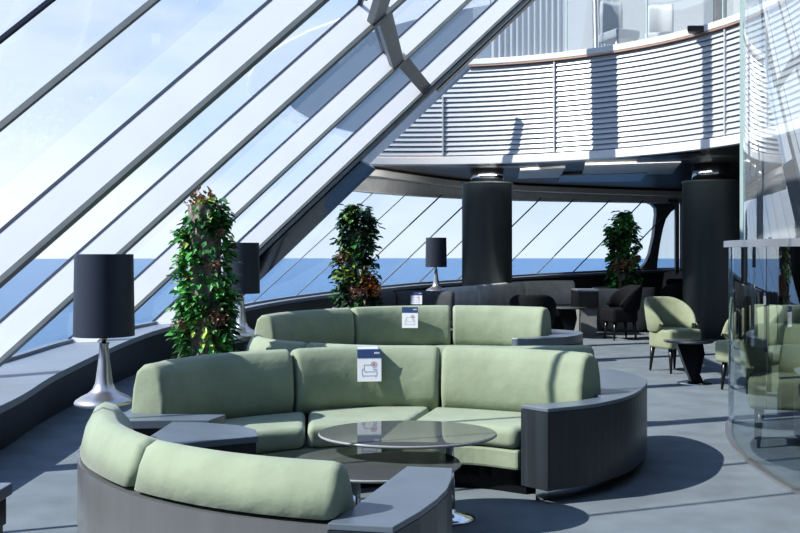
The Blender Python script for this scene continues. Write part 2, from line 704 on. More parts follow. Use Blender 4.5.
# ---- the far front: slim rods instead of mullions, under a header
U2 = Vector((1.06, 0.40, 1.0))
hdr_px = [(350, 190, 15.9), (385, 193, 16.7), (400, 194.5, 17.2), (460, 198, 19.2), (513, 200, 20.3), (560, 201, 21.0),
          (620, 202, 21.8), (684, 203, 22.6)]
HDR = spline([atd(*p) for p in hdr_px], 8)


def foot2(px, py=240):
    ray = Vector(((px - 400) / F, 1.0, (Y0 - py) / F))
    best = None
    for i in range(len(SILL) - 1):
        for t in (0, .25, .5, .75):
            p = SILL[i].lerp(SILL[i + 1], t)
            w = Vector((0, 0, H)) - p
            c = ray.cross(U2)
            dd = abs(w.dot(c)) / c.length
            if best is None or dd < best[0]:
                best = (dd, p)
    return best[1]


def clip_hdr(p):
    """runs up the leaning front until it passes behind the header"""
    s_ = 0.0
    while s_ < 4:
        q = p + U2 * s_
        x_, y_ = 400 + q.x / q.y * F, Y0 - (q.z - H) / q.y * F
        if y_ < 193.5 + max(0, x_ - 385) * .03:
            break
        s_ += .02
    return p + U2 * s_


rods = [foot2(x) for x in (286, 322, 357, 394, 428, 463, 498, 533, 570, 605, 641)]
for i, p in enumerate(rods):
    mb = MB()
    q = clip_hdr(p)
    mb.tube([p, q], 0.008 if i < 3 else 0.013, 6)
    trim(mb, M['grey_cap'])
wn = len(seq)
far_feet = [fF + Vector((.1, .45, 0))] + rods + [SILL[-1]]
for i in range(len(far_feet) - 1):
    a0, b0 = far_feet[i], far_feet[i + 1]
    pane(wn + i, [a0, b0, clip_hdr(b0), clip_hdr(a0)], M['glass'])

# header above the far windows
hr = resample(HDR, 60)
vs = []
for i, p in enumerate(hr):
    t = (hr[min(i + 1, 59)] - hr[max(i - 1, 0)])
    nv = Vector((-t.y, t.x, 0)).normalized()
    q = p + nv * .45
    vs += [(p.x, p.y, p.z), (q.x, q.y, p.z + .02), (q.x, q.y, 2.72), (p.x, p.y, 2.72)]
fs = []
for i in range(59):
    o = 4 * i
    for k in range(4):
        l = (k + 1) % 4
        fs.append((o + k, o + l, o + 4 + l, o + 4 + k))
mb = MB()
mb.add(vs, fs)
trim(mb, M['header'])
# light strip along the header's lower edge and the cornice above it
mb = MB()
for i in range(59):
    p, q = hr[i], hr[i + 1]
    mb.beam(p + Vector((0, -.03, -.012)), q + Vector((0, -.03, -.012)), Vector((0, 1, 0)), 0, .2, Vector((0, 0, 1)), 0, .02)
trim(mb, M['cornice'])
mb = MB()
for i in range(59):
    p, q = hr[i], hr[i + 1]
    z = 2.60
    a0 = Vector((p.x - .05, p.y - .5, z))
    b0 = Vector((q.x - .05, q.y - .5, z))
    mb.beam(a0, b0, Vector((0, 1, 0)), 0, .5, Vector((0, 0, 1)), -.06, .04)
trim(mb, M['cornice'])

# ---- balcony: a curved louvred parapet
CX, CY, CR = 0.1, 11.2, 4.3


def ang_px(px):
    """angle of the balcony's far side seen at column px"""
    k = (px - 400) / F
    A = k * k + 1
    B = -2 * (k * CX + CY)
    C = CX * CX + CY * CY - CR * CR
    d = (-B + math.sqrt(B * B - 4 * A * C)) / (2 * A)
    return math.atan2(d - CY, k * d - CX)


def arc(a0, a1, r, n=40):
    return [Vector((CX + r * math.cos(a0 + (a1 - a0) * i / (n - 1)), CY + r * math.sin(a0 + (a1 - a0) * i / (n - 1)))) for i in range(n)]


A_L, A_R = ang_px(364), math.radians(-35)


def cut_px(z):
    """the parapet's left end slants up beside the girder"""
    y = Y0 - (z - H) * F / 15.3
    return 360 + (161 - y) * 1.12


bal = tag(empty('wall_balcony', (CX, CY, 0)), kind='structure')
ZB0, ZB1 = 2.80, 4.15
bp = []
cuts = [A_L, ang_px(443), ang_px(555), ang_px(727), math.radians(8), math.radians(-14), A_R]
for i in range(len(cuts) - 1):
    mb = MB()
    ns = 18
    st = (ZB1 - ZB0) / ns
    for k in range(ns):
        z = ZB0 + k * st
        ac = min(cuts[i], ang_px(cut_px(z + st / 2)))
        if ac < cuts[i + 1] + .004:
            continue
        P0 = arc(ac, cuts[i + 1], CR, 24)
        P1 = arc(ac, cuts[i + 1], CR - .024, 24)
        vs = []
        for p, q in zip(P0, P1):
            vs += [(q.x, q.y, z + .008), (q.x, q.y, z + .014), (p.x, p.y, z + st), (p.x, p.y, z + st - .012)]
        fs = []
        for j in range(23):
            o = 4 * j
            for c in range(4):
                l = (c + 1) % 4
                fs.append((o + c, o + l, o + 4 + l, o + 4 + c))
        mb.add(vs, fs)
    bp.append(mb.build('louvre_panel', M['louvre'], bal))
    mb = MB()
    a0 = cuts[i + 1]
    p = Vector((CX + (CR - .02) * math.cos(a0), CY + (CR - .02) * math.sin(a0), 0))
    zt_ = 3.72 if i == 0 else ZB1
    mb.box((p.x, p.y, (ZB0 + zt_) / 2), (.05, .022, zt_ - ZB0), a0)
    bp.append(mb.build('louvre_post', M['louvre'], bal))
mb = MB()
for k in range(12):
    z0 = ZB0 - .05 + 1.43 * k / 12
    ac = ang_px(cut_px(z0 + .12))
    mb.strip(arc(ac, A_R, CR + .012, 70), arc(ac, A_R, CR + .05, 70), z0, z0 + 1.43 / 12 + .0005)
bp.append(mb.build('backing', M['louvre_gap'], bal))
mb = MB()
A_T = ang_px(468)
mb.strip(arc(A_T, A_R, CR - .07, 90), arc(A_T, A_R, CR + .10, 90), ZB1 + .035, ZB1 + .125)
bp.append(mb.build('top_rail', M['fascia'], bal, bevel=.012))
mb = MB()
mb.strip(arc(A_T, A_R, CR - .06, 90), arc(A_T, A_R, CR + .04, 90), ZB1 + .012, ZB1 + .035)
mb.strip(arc(A_L, ang_px(443), CR - .05, 20), arc(A_L, ang_px(443), CR + .04, 20), ZB0 - .012, ZB0 + .008)
bp.append(mb.build('copper_line', M['copper'], bal))
mb = MB()
mb.strip(arc(A_L, A_R, CR - .06, 90), arc(A_L, A_R, CR + .06, 90), ZB0 - .135, ZB0 - .012)
bp.append(mb.build('fascia', M['fascia'], bal, bevel=.01))
local(bp, (CX, CY, 0))

# slanting bright trim that closes the louvres at the girder
mb = MB()
p, q = atd(361, 166, 14.6), atd(468, 66, 14.8)
dirv = (q - p).normalized()
sidev = Vector((-.7, 0, .7))
mb.beam(p, q, sidev, -.06, .07, Vector((0, 1, 0)), 0, .06)
trim(mb, M['chrome'])

# soffit of the upper deck (the lounge's dark ceiling) and the deck above it
ai = arc(A_L, A_R, CR + .05, 60)
oc = resample([Vector((p.x, p.y + .2)) for p in HDR] + V2([(8.6, 22.6), (9.4, 18), (9.6, 12), (9.6, 6.5), (8, 6)]), 60)
mb = MB()
mb.strip(ai, oc, 2.68, 2.76)
struct('ceiling', mb, M['soffit'])
mb = MB()
mb.strip(arc(A_T, A_R, CR + .12, 60), resample([Vector((3.2, 18.5)), Vector((6, 19.3))] + V2([(8.6, 22.6), (9.4, 18), (9.6, 12), (9.6, 6.5), (8, 6)]), 60), 4.0, 4.15)
struct('floor_upper', mb, M['header'])
# dropped gloss panels of the ceiling (each a panel of its own)
for (px0, px1, d0, d1, dz) in ((585, 672, 15.2, 17.0, .04), (560, 640, 17.2, 18.6, .05), (520, 560, 16.2, 17.8, .04), (640, 690, 14.0, 15.0, .03)):
    mb = MB()
    mb.prism([((px0 - 400) * d0 / F, d0), ((px1 - 400) * d0 / F, d0 - .5), ((px1 - 400) * d1 / F, d1), ((px0 - 400) * d1 / F, d1 + .3)], 2.68 - dz, 2.675)
    trim(mb, M['cornice'] if dz == .04 else M['black'])

# glass balustrade on the balcony
gcut = [ang_px(472), ang_px(566), ang_px(646), ang_px(722), math.radians(10), A_R]
gw = wn + len(far_feet)
for i in range(len(gcut) - 1):
    mb = MB()
    P = arc(gcut[i] - .002, gcut[i + 1] + .002, CR + .02, 20)
    vs = []
    for p in P:
        vs += [(p.x, p.y, ZB1 + .125), (p.x, p.y, ZB1 + 1.35)]
    mb.add(vs, [(2 * k, 2 * k + 2, 2 * k + 3, 2 * k + 1) for k in range(19)], True)
    struct('window_%d' % (gw + i), mb, M['glass_bal'], fix=False)
for px in (566, 646, 722):
    a0 = ang_px(px)
    mb = MB()
    mb.box((CX + (CR + .02) * math.cos(a0), CY + (CR + .02) * math.sin(a0), ZB1 + .74), (.02, .016, 1.2), a0)
    trim(mb, M['glass_edge'])

# roof over the hall's inner side and the wall behind the lens
mb = MB()
mb.add([(3.3, -6, 7.25), (12, -6, 7.25), (12, 19, 7.25), (5.5, 19, 7.25)], [(0, 1, 2, 3)])
struct('ceiling_upper', mb, M['header'], fix=False)
mb = MB()
mb.add([(-4, -5, 0), (12, -5, 0), (12, -5, 7.25), (3.2, -5, 7.25)], [(0, 1, 2, 3)])
struct('wall_back', mb, M['wall_dark'], fix=False)
mb = MB()
mb.add([(12, -5, 0), (12, 8, 0), (12, 8, 7.25), (12, -5, 7.25)], [(0, 1, 2, 3)])
struct('wall_inner', mb, M['header'], fix=False)
# right hand and back walls of the lower lounge
mb = MB()
pl = V2([(6.35, 22.7), (7.3, 18.5), (9.2, 16), (9.4, 6.5)])
vs = []
for p in pl:
    vs += [(p.x, p.y, -.01), (p.x, p.y, 2.7)]
mb.add(vs, [(2 * k, 2 * k + 2, 2 * k + 3, 2 * k + 1) for k in range(3)])
struct('wall_right', mb, M['black_matt'], fix=False)

mb = MB()
pl = V2([(2.7, 20.7), (3.4, 20.6), (6.5, 19.5), (9.5, 17)])
vs = []
for p in pl:
    vs += [(p.x, p.y, 4.15), (p.x, p.y, 8.5)]
mb.add(vs, [(2 * k, 2 * k + 2, 2 * k + 3, 2 * k + 1) for k in range(3)])
struct('wall_upper', mb, M['upper_wall'], fix=False)

# rounded end frame of the far windows
def plate(outline, d, th, name, mat):
    n = len(outline)
    f = [atd(x, y, d) for x, y in outline]
    bk = [p + Vector((0, th, 0)) for p in f]
    mb = MB()
    mb.add(f + bk, [list(range(n)), list(range(n, 2 * n))[::-1]] + [(i, (i + 1) % n, n + (i + 1) % n, n + i) for i in range(n)])
    return struct(name, mb, mat)


plate([(640, 199), (648, 202.5), (653, 204.5), (656, 208), (656.5, 214), (654, 236), (650, 254), (646, 263), (641, 268), (633, 270),
       (633, 273), (657, 273), (657.5, 262), (660, 244), (663, 229), (666, 219), (671, 212), (678, 207), (678, 199)], 22.4, .25, 'trim_%d' % tn[0], M['wall_dark'])
tn[0] += 1
mb = MB()
mb.add([atd(655, 272, 22.6), atd(679, 272, 22.6), atd(679, 203, 22.6), atd(655, 203, 22.6)], [(0, 1, 2, 3)])
struct('window_%d' % (gw + 9), mb, M['glass_bal'], fix=False)
mb = MB()
mb.beam(atd(677, 274, 22.3), atd(677, 202, 22.3), Vector((1, 0, 0)), -.03, .05, Vector((0, 1, 0)), 0, .1)
trim(mb, M['grey_strut'])
plate([(640, 271), (705, 271), (705, 318), (640, 318)], 22.3, .1, 'wall_far', M['header'])

# ---- two round columns with polished collars
for (px, d, r, ztop, nm) in ((487, 16.5, .412, 2.46, 'column'), (711, 15.5, .425, 2.42, 'column')):
    x = (px - 400) * d / F
    e = tag(empty(nm, (x, d, 0)), kind='structure')
    mb = MB()
    mb.lathe([(r, 0), (r, ztop - .03), (r + .015, ztop - .03), (r + .015, ztop), (r - .02, ztop)], n=64)
    mb.build('shaft', M['column'], e)
    mb = MB()
    mb.lathe([(r - .14, ztop - .01), (r - .14, 2.69)], n=48)
    mb.build('collar', M['chrome'], e)

# ---- curved glass screen on the right
GX, GY = 7.5, 5.85


def garc(a0, a1, r, n=60):
    return [Vector((GX + r * math.cos(math.radians(a0 + (a1 - a0) * i / (n - 1))), GY + r * math.sin(math.radians(a0 + (a1 - a0) * i / (n - 1))))) for i in range(n)]


def curved_pane(n, a0, a1, r, z0, z1, mat):
    mb = MB()
    vs = []
    P = garc(a0, a1, r, 40)
    for p in P:
        vs += [(p.x, p.y, z0), (p.x, p.y, z1)]
    mb.add(vs, [(2 * k, 2 * k + 2, 2 * k + 3, 2 * k + 1) for k in range(39)], True)
    return struct('window_%d' % n, mb, mat, fix=False)


curved_pane(gw + 10, 158, 178.2, 5.3, .04, 1.37, M['glass_low'])
curved_pane(gw + 11, 178.3, 215, 5.3, .04, 1.37, M['glass_low'])
curved_pane(gw + 12, 160.5, 215, 5.2, 1.41, 5.6, M['glass_up'])
mb = MB()
mb.strip(garc(158, 215, 5.14), garc(158, 215, 5.335), 1.37, 1.415)
trim(mb, M['alu'])
mb = MB()
mb.strip(garc(158, 215, 5.28), garc(158, 215, 5.325), 0, .018)
trim(mb, M['alu'])
for ang, w, mt, r in ((158.2, .03, 'chrome', 5.29), (160.5, .012, 'glass_edge', 5.2)):
    P = garc(ang, ang + 1, r, 2)[0]
    mb = MB()
    z0, z1 = (0, 1.37) if mt == 'chrome' else (1.41, 5.6)
    mb.box((P.x, P.y, (z0 + z1) / 2), (.04, w, z1 - z0), math.radians(ang))
    trim(mb, M[mt])
for ang, w, mt in ((166.5, .025, 'black'), (170.3, .09, 'black'), (172.4, .02, 'chrome'), (176.2, .05, 'black'), (164, .02, 'chrome')):  # strips standing in for vertical reflections in the parapet glass
    P = garc(ang, ang + 1, 5.24, 2)[0]
    mb = MB()
    mb.box((P.x, P.y, (.72 + 1.37) / 2), (.02, w, 1.37 - .72), math.radians(ang))
    trim(mb, M[mt])

# ------------------------------------------------------------------ outside: white canopy of the ship beyond the glass
can = thing('ship_canopy', 'large white curved canopy outside beyond the leaning glass', 'canopy', (2, 42, 8))
mb = MB()
P = []
for i in range(48):
    a = 2 * PI * i / 48
    P.append((8.5 + 13.6 * math.cos(a), 45 + 20 * math.sin(a)))
mb.prism(P, 8.0, 8.06)
o1 = mb.build('deck_plate', M['canopy_skin'], can)
mb = MB()
mb.strip([Vector((8.5 + 13.7 * math.cos(2 * PI * i / 60), 45 + 20.1 * math.sin(2 * PI * i / 60))) for i in range(61)],
         [Vector((8.5 + 15.0 * math.cos(2 * PI * i / 60), 45 + 22.2 * math.sin(2 * PI * i / 60))) for i in range(61)], 7.98, 8.03)
o2 = mb.build('rim', M['rim_skin'], can)
local([o1, o2], (2, 42, 8))

# ------------------------------------------------------------------ upper deck things behind the balustrade
def upper_chair(px, d, mat, label, rz):
    t = thing('lounge_chair', label, 'chair', ((px - 400) * d / F, d, 4.15), rz, 'chairs on the upper deck')
    t.scale = (.68, .8, 1)
    mb = MB()
    mb.box((0, 0, .40), (.62, .6, .14))
    mb.build('seat', mat, t, bevel=.04)
    mb = MB()
    mb.sweep(V2([(-.28, .24), (0, .3), (.28, .24)]), [(-.04, .42), (-.05, .9), (0, .98), (.05, .9), (.04, .42)], er=.05)
    mb.build('backrest', mat, t)
    for sx in (-1, 1):
        for sy in (-1, 1):
            mb = MB()
            mb.tube([(sx * .25, sy * .23, 0), (sx * .25, sy * .23, .34)], .02, 8)
            mb.build('leg', M['chrome'], t)


upper_chair(619, 15.0, M['upper_grey'], 'grey chair on the upper deck beside the pale drape', .4)
upper_chair(660, 15.2, M['upper_grey'], 'grey chair on the upper deck, farther from the pale drape', -.3)
mb = MB()
pts = [Vector(((563 - 400) * .0175 + (490 - 563) * .0175 * i / 60, 17.5 + .04 * math.sin(i * 1.3), 0)) for i in range(61)]
vs = []
for p in pts:
    vs += [(p.x, p.y, 4.15), (p.x, p.y, 6.3)]
mb.add(vs, [(2 * k, 2 * k + 2, 2 * k + 3, 2 * k + 1) for k in range(60)], True)
tag(mb.build('curtain', M['curtain'], fix=False), 'wide pale grey curtain hanging on the upper deck by the girder', 'curtain')
mb = MB()
vs = []
for i in range(31):
    x = (594 - 400) * .0158 + .30 * i / 30
    vs += [(x, 15.8 + .04 * math.sin(i * 1.4), 4.15), (x - .03, 15.8 + .04 * math.sin(i * 1.4 + .5), 5.9)]
mb.add(vs, [(2 * k, 2 * k + 2, 2 * k + 3, 2 * k + 1) for k in range(30)], True)
tag(mb.build('drape', M['white'], fix=False), 'narrow bright white drape hanging on the upper deck', 'curtain')
t = thing('spotlight', 'black floodlight lying on the white balcony rail', 'light', atd(700, 33, 13.05))
mb = MB()
mb.prism([(-.19, -.08), (.15, -.08), (.19, .08), (-.13, .08)], 0, .085)
mb.build('housing', M['black'], t, bevel=.02)
mb = MB()
mb.tube([(.12, 0, .04), (.2, .02, .07), (.22, .03, .13)], .012, 6)
mb.build('bracket', M['chrome'], t)
t = thing('speaker_post', 'dark grey post standing on the upper deck at the right', 'post', ((720 - 400) * .0142, 14.2, 4.15))
mb = MB()
mb.box((0, 0, .6), (.16, .14, 1.2))
mb.box((0, 0, .02), (.3, .3, .04))
mb.build('shaft', M['black_matt'], t, bevel=.015)
mb = MB()
mb.box((-.04, 0, 1.3), (.36, .2, .35), .0)
mb.build('head', M['black_matt'], t, bevel=.02)

# ------------------------------------------------------------------ sofas
def fx(path, x):
    r = resample(path, 400)
    return min(range(400), key=lambda i: abs(r[i].x - x)) / 399


PROF_BACK = [(-.045, .36), (-.075, .45), (-.08, .56), (-.055, .68), (-.03, .735), (.01, .755), (.06, .745), (.10, .71), (.125, .62), (.135, .50), (.13, .36), (.04, .345)]


def back_cushions(root, path, cuts, prof, mat, er=.035, gap=.003, top=None):
    out = []
    for i in range(len(cuts) - 1):
        seg = sub(path, min(1, cuts[i] + gap), max(0, cuts[i + 1] - gap), 30)
        mb = MB()
        mb.sweep(seg, prof, er=er)
        out.append(mb.build('back_cushion', mat, root))
    return out


def seat_cushions(root, inner, outer, cuts, z0, z1, mat, name='seat_cushion', bev=.05):
    out = []
    for i in range(len(cuts) - 1):
        g = .004
        a_ = sub(inner, cuts[i] + g, cuts[i + 1] - g, 16)
        b_ = sub(outer, cuts[i] + g, cuts[i + 1] - g, 16)
        mb = MB()
        mb.strip(a_, b_, z0, z1)
        o = mb.build(name, mat, root, bevel=bev, segs=4)
        for p in o.data.polygons:
            p.use_smooth = True
        out.append(o)
    return out


# --- front group, the long sofa
FB = spline(V2([(-1.305, 5.23), (-1.22, 5.46), (-1.06, 5.74), (-.65, 6.02), (-.19, 6.22), (.255, 6.21), (.72, 6.03), (.98, 5.88), (1.10, 5.76)]), 8)
loc = Vector((0, 5.9, 0))
sf = thing('curved_sofa', 'long sage green curved sofa behind the coffee tables, card on its middle cushion', 'sofa', loc, 0,
           'sage green curved sofas')
P = back_cushions(sf, FB, [0, fx(FB, -.65), fx(FB, .255), 1], PROF_BACK, M['green'])
SFR = spline(V2([(-.97, 4.98), (-.78, 5.28), (-.45, 5.47), (0, 5.58), (.38, 5.55), (.63, 5.41)]), 8)
SBK = offset(sub(FB, .06, .97, 60), -.03)
P += seat_cushions(sf, SBK, resample(SFR, 60), [0, .36, .66, 1], .265, .385, M['green'])
mb = MB()
mb.strip(resample(offset(SBK, -.1), 30), resample(offset(SFR, .02), 30), .15, .262)
P.append(mb.build('seat_base', M['green'], sf, bevel=.015))
mb = MB()
mb.strip(resample(offset(SBK, -.1), 30), resample(offset(SFR, .13), 30), 0, .15)
P.append(mb.build('seat_plinth', M['black_gloss'], sf))
FO = spline(V2([(-1.36, 5.74), (-1.31, 5.95), (-1.17, 6.30), (-.75, 6.62), (-.2, 6.78), (.4, 6.80), (.95, 6.90), (1.25, 7.05), (1.45, 7.06), (1.57, 6.83), (1.59, 6.50), (1.53, 6.22), (1.34, 5.79), (1.08, 5.47), (.78, 5.28)]), 6)
FI = offset(resample(FB, 40), .135)[3:-2] + V2([(1.16, 5.72), (.95, 5.54), (.656, 5.42)])
poly = FO + FI[::-1]
mb = MB()
mb.prism(poly, .075, .49)
P.append(mb.build('shell', M['veneer'], sf))
mb = MB()
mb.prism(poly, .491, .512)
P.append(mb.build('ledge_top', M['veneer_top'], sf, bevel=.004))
mb = MB()
mb.prism(offset(FO, -.10) + FI[::-1][2:-2], 0, .075)
P.append(mb.build('plinth', M['chrome'], sf))
local(P, loc)

# --- front group, the short sofa seen from behind
NB = spline(V2([(-1.31, 4.46), (-1.25, 4.20), (-1.13, 3.90), (-.90, 3.58), (-.677, 3.39), (-.49, 3.28), (-.32, 3.21), (-.17, 3.165)]), 8)
# going left->right along the near side the outside lies on the right: mirror the profile
PROF_NEAR = [(.155, .40), (.15, .47), (.10, .60), (.045, .665), (.0, .68), (-.04, .66), (-.07, .60), (-.09, .515), (-.02, .505), (.10, .39)]
loc = Vector((-.55, 3.7, 0))
sn = thing('curved_sofa', 'sage green curved sofa in front, seen from behind, its low back on a dark shell', 'sofa', loc, 0, 'sage green curved sofas')
P = back_cushions(sn, NB, [0, fx(NB, -.88), 1], PROF_NEAR, M['green'], er=.035, gap=.003)
SN0 = offset(NB, .14)
SN1 = offset(NB, .52)
P += seat_cushions(sn, resample(SN1, 50), resample(SN0, 50), [.30, .66, .97], .27, .385, M['green'])
mb = MB()
mb.strip(resample(sub(SN1, .3, .97), 30), resample(sub(SN0, .3, .97), 30), .12, .268)
P.append(mb.build('seat_base', M['green'], sn))
NO = offset(NB, -.10)
NI = offset(NB, .13)
mb = MB()
mb.strip(resample(NI, 50), resample(NO, 50), .03, .50)
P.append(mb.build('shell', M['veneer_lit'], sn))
blk = V2([(.027, 3.87), (.20, 3.836), (.19, 3.66), (.165, 3.50), (.125, 3.36), (.065, 3.20), (-.02, 3.02), (-.222, 3.06), (-.17, 3.22), (-.147, 3.27)])
mb = MB()
mb.prism(blk, .075, .492)
P.append(mb.build('end_block', M['veneer'], sn))
mb = MB()
mb.prism(blk, .493, .514)
P.append(mb.build('end_top', M['veneer_top'], sn, bevel=.003))
mb = MB()
c = sum(blk, Vector((0, 0))) / len(blk)
mb.prism([c + (p - c) * .82 for p in blk], 0, .075)
P.append(mb.build('plinth', M['chrome'], sn))
local(P, loc)


# --- corner tables between the two sofas
def slab_table(name, label, poly, ztop, th, solid, group=None, foot_c=None):
    c = sum(poly, Vector((0, 0))) / len(poly)
    t = thing(name, label, 'table', (c.x, c.y, 0), 0, group)
    mb = MB()
    mb.prism(poly, ztop - th, ztop)
    P = [mb.build('table_top', M['veneer_top'], t, bevel=.004)]
    mb = MB()
    k = foot_c or c
    s = solid
    mb.prism([Vector(k) + (p - c) * s for p in poly], 0, ztop - th - .001)
    P.append(mb.build('table_body', M['veneer'], t))
    local(P, (c.x, c.y, 0))
    return t


slab_table('corner_table', 'dark corner table under the large front lamp',
           V2([(-1.57, 5.27), (-1.67, 5.47), (-1.60, 5.56), (-1.53, 5.24), (-1.30, 5.13), (-.89, 5.11), (-.94, 4.945), (-1.1, 4.945), (-1.33, 4.92), (-1.47, 5.0)]), .51, .042, .55,
           foot_c=(-1.42, 5.12))
slab_table('corner_table', 'dark wedge shaped table between the corner table and the front sofa back',
           V2([(-1.115, 4.90), (-.977, 4.885), (-.77, 4.80), (-.675, 4.68), (-.64, 4.52), (-.94, 4.35), (-1.07, 4.29), (-1.13, 4.5)]), .51, .03, .96)


# --- the two mirror-dark coffee tables
def coffee(label, c, rx, ry, z, leg, rb):
    t = thing('coffee_table', label, 'table', (c[0], c[1], 0), 0, 'oval coffee tables')
    lx, ly = leg[0] - c[0], leg[1] - c[1]
    mb = MB()
    mb.lathe([(0.001, z - .016), (rx - .012, z - .016), (rx, z - .008), (rx - .004, z)], n=72, sy=ry / rx)
    mb.build('table_rim', M['table_edge'], t)
    mb = MB()
    mb.lathe([(rx - .006, z - .004), (rx - .006, z + .0015)], n=72, sy=ry / rx, smooth=False)
    mb.build('table_top', M['table'], t)
    mb = MB()
    mb.lathe([(.028, .02), (.022, z - .016)], (lx, ly, 0), n=24)
    mb.build('pedestal', M['chrome'], t)
    mb = MB()
    mb.lathe([(rb, 0), (rb, .008), (.10, .016), (.03, .035), (.028, .05)], (lx, ly, 0), n=48)
    mb.build('base', M['chrome'], t)


coffee('higher oval coffee table with a dark mirror top, nearer the long sofa', (.037, 4.92), .44, .345, .452, (.25, 5.03), .13)
coffee('lower oval coffee table with a dark mirror top, tucked under the other', (-.115, 4.66), .40, .375, .362, (-.2, 4.46), .13)

# --- rear group
RB = spline(V2([(-1.17, 8.75), (-1.06, 9.10), (-.80, 9.50), (-.47, 9.86), (0, 10.14), (.53, 10.24), (1.02, 10.14), (1.30, 10.0), (1.45, 9.88)]), 8)
loc = Vector((.2, 9.9, 0))
sr = thing('curved_sofa', 'long green curved sofa in the second row, dark end table at its right', 'sofa', loc, 0, 'sage green curved sofas')
PR2 = [(u, z + (.03 if z > .5 else 0)) for u, z in PROF_BACK]
P = back_cushions(sr, RB, [0, fx(RB, -.47), fx(RB, .53), 1], PR2, M['green'])
RF = spline(V2([(-.80, 8.65), (-.4, 9.05), (0, 9.3), (.5, 9.5), (.97, 9.5)]), 8)
RS = offset(sub(RB, .06, .95, 60), -.03)
P += seat_cushions(sr, RS, resample(RF, 60), [0, .36, .66, 1], .265, .385, M['green'])
mb = MB()
mb.strip(resample(offset(RS, -.1), 30), resample(offset(RF, .02), 30), .0, .262)
P.append(mb.build('seat_base', M['green'], sr))
RO = spline(V2([(-1.26, 9.38), (-1.16, 9.62), (-.9, 9.98), (-.4, 10.4), (.2, 10.65), (.8, 10.68), (1.4, 10.68), (1.74, 10.5), (1.86, 10.2), (1.75, 9.85), (1.5, 9.56), (1.2, 9.4)]), 6)
RI = offset(resample(RB, 40), .135)[4:-2] + V2([(1.5, 9.82), (1.3, 9.68), (1.06, 9.5)])
poly = RO + RI[::-1]
mb = MB()
mb.prism(poly, .075, .434)
P.append(mb.build('shell', M['veneer'], sr))
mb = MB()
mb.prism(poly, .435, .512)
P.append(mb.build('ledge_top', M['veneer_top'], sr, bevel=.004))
mb = MB()
mb.prism(offset(RO, -.10) + RI[::-1][2:-2], 0, .075)
P.append(mb.build('plinth', M['chrome'], sr))
local(P, loc)

QB = spline(V2([(-1.24, 8.60), (-1.14, 8.25), (-.91, 7.95), (-.45, 7.66), (.1, 7.52), (.6, 7.50), (1.1, 7.53), (1.47, 7.58)]), 8)
loc = Vector((0, 7.9, 0))
sq = thing('curved_sofa', 'low green sofa back in the second row, just behind the long front sofa', 'sofa', loc, 0, 'sage green curved sofas')
P = back_cushions(sq, QB, [0, fx(QB, -.72), fx(QB, .38), 1], [(u, z - .05) for u, z in PROF_NEAR], M['green'], er=.04, gap=.002)
Q0, Q1 = offset(QB, .14), offset(QB, .55)
P += seat_cushions(sq, resample(Q1, 60), resample(Q0, 60), [.15, .5, .97], .24, .365, M['green'])
mb = MB()
mb.strip(resample(offset(QB, .12), 50), resample(offset(QB, -.08), 50), .03, .45)
P.append(mb.build('shell', M['veneer'], sq))
mb = MB()
mb.strip(resample(sub(Q1, .15, .97), 40), resample(sub(Q0, .15, .97), 40), .0, .238)
P.append(mb.build('seat_base', M['green'], sq))
local(P, loc)

slab_table('corner_table', 'dark corner table under the second lamp, behind the tall ivy pillar',
           V2([(-1.80, 9.0), (-1.72, 9.5), (-1.50, 9.6), (-1.36, 9.2), (-1.48, 8.8), (-1.7, 8.75)]), .56, .04, .7)


# --- grey seating by the far windows
def bench(name, label, path, cuts, prof, mat, front, group=None, splits=None, zs=.42):
    c = resample(path, 3)[1]
    t = thing(name, label, 'sofa', (c.x, c.y, 0), 0, group)
    P = back_cushions(t, path, cuts, prof, mat, er=.05)
    b_ = offset(path, -.08)
    f_ = offset(path, -front)
    P += seat_cushions(t, resample(b_, 60), resample(f_, 60), [0, .5, 1], .24, zs, M['grey_sofa'])
    mb = MB()
    mb.strip(resample(b_, 30), resample(offset(path, -front + .06), 30), 0, .238)
    P.append(mb.build('seat_base', M['black_matt'], t))
    mb = MB()
    mb.strip(resample(offset(path, .13), 30), resample(offset(path, .18), 30), 0, .55)
    P.append(mb.build('shell', M['veneer'], t))
    local(P, (c.x, c.y, 0))
    return t


GB = spline(V2([(-.52, 12.75), (-.34, 13.0), (-.10, 13.18), (.3, 13.3), (.72, 13.22)]), 8)
bench('curved_sofa', 'dark grey curved sofa beside the second ivy pillar, card on its back', GB, [0, fx(GB, -.28), fx(GB, -.06), 1],
      [(u, z + .055 * (z > .5)) for u, z in PROF_BACK], M['grey_sofa'], .6, 'grey lounge seats')
WB = spline(V2([(.62, 13.95), (1.1, 14.8), (1.6, 15.9), (2.05, 16.8), (2.6, 17.25), (3.05, 17.35)]), 8)
bench('window_bench', 'light grey bench with low backrests in front of the far window', WB, [0, fx(WB, 1.1), fx(WB, 2.07), 1],
      [(u, z + .07 * (z > .5)) for u, z in PROF_BACK], M['grey_light'], .6, 'grey lounge seats')
t = thing('console', 'low dark console under the third lamp, by the round column', 'console', (.5, 15.2, 0))
mb = MB()
mb.box((0, 0, .69), (.62, .5, .06))
mb.build('console_top', M['veneer_top'], t, bevel=.006)
mb = MB()
mb.box((0, 0, .33), (.52, .42, .659))
mb.build('console_body', M['veneer'], t)

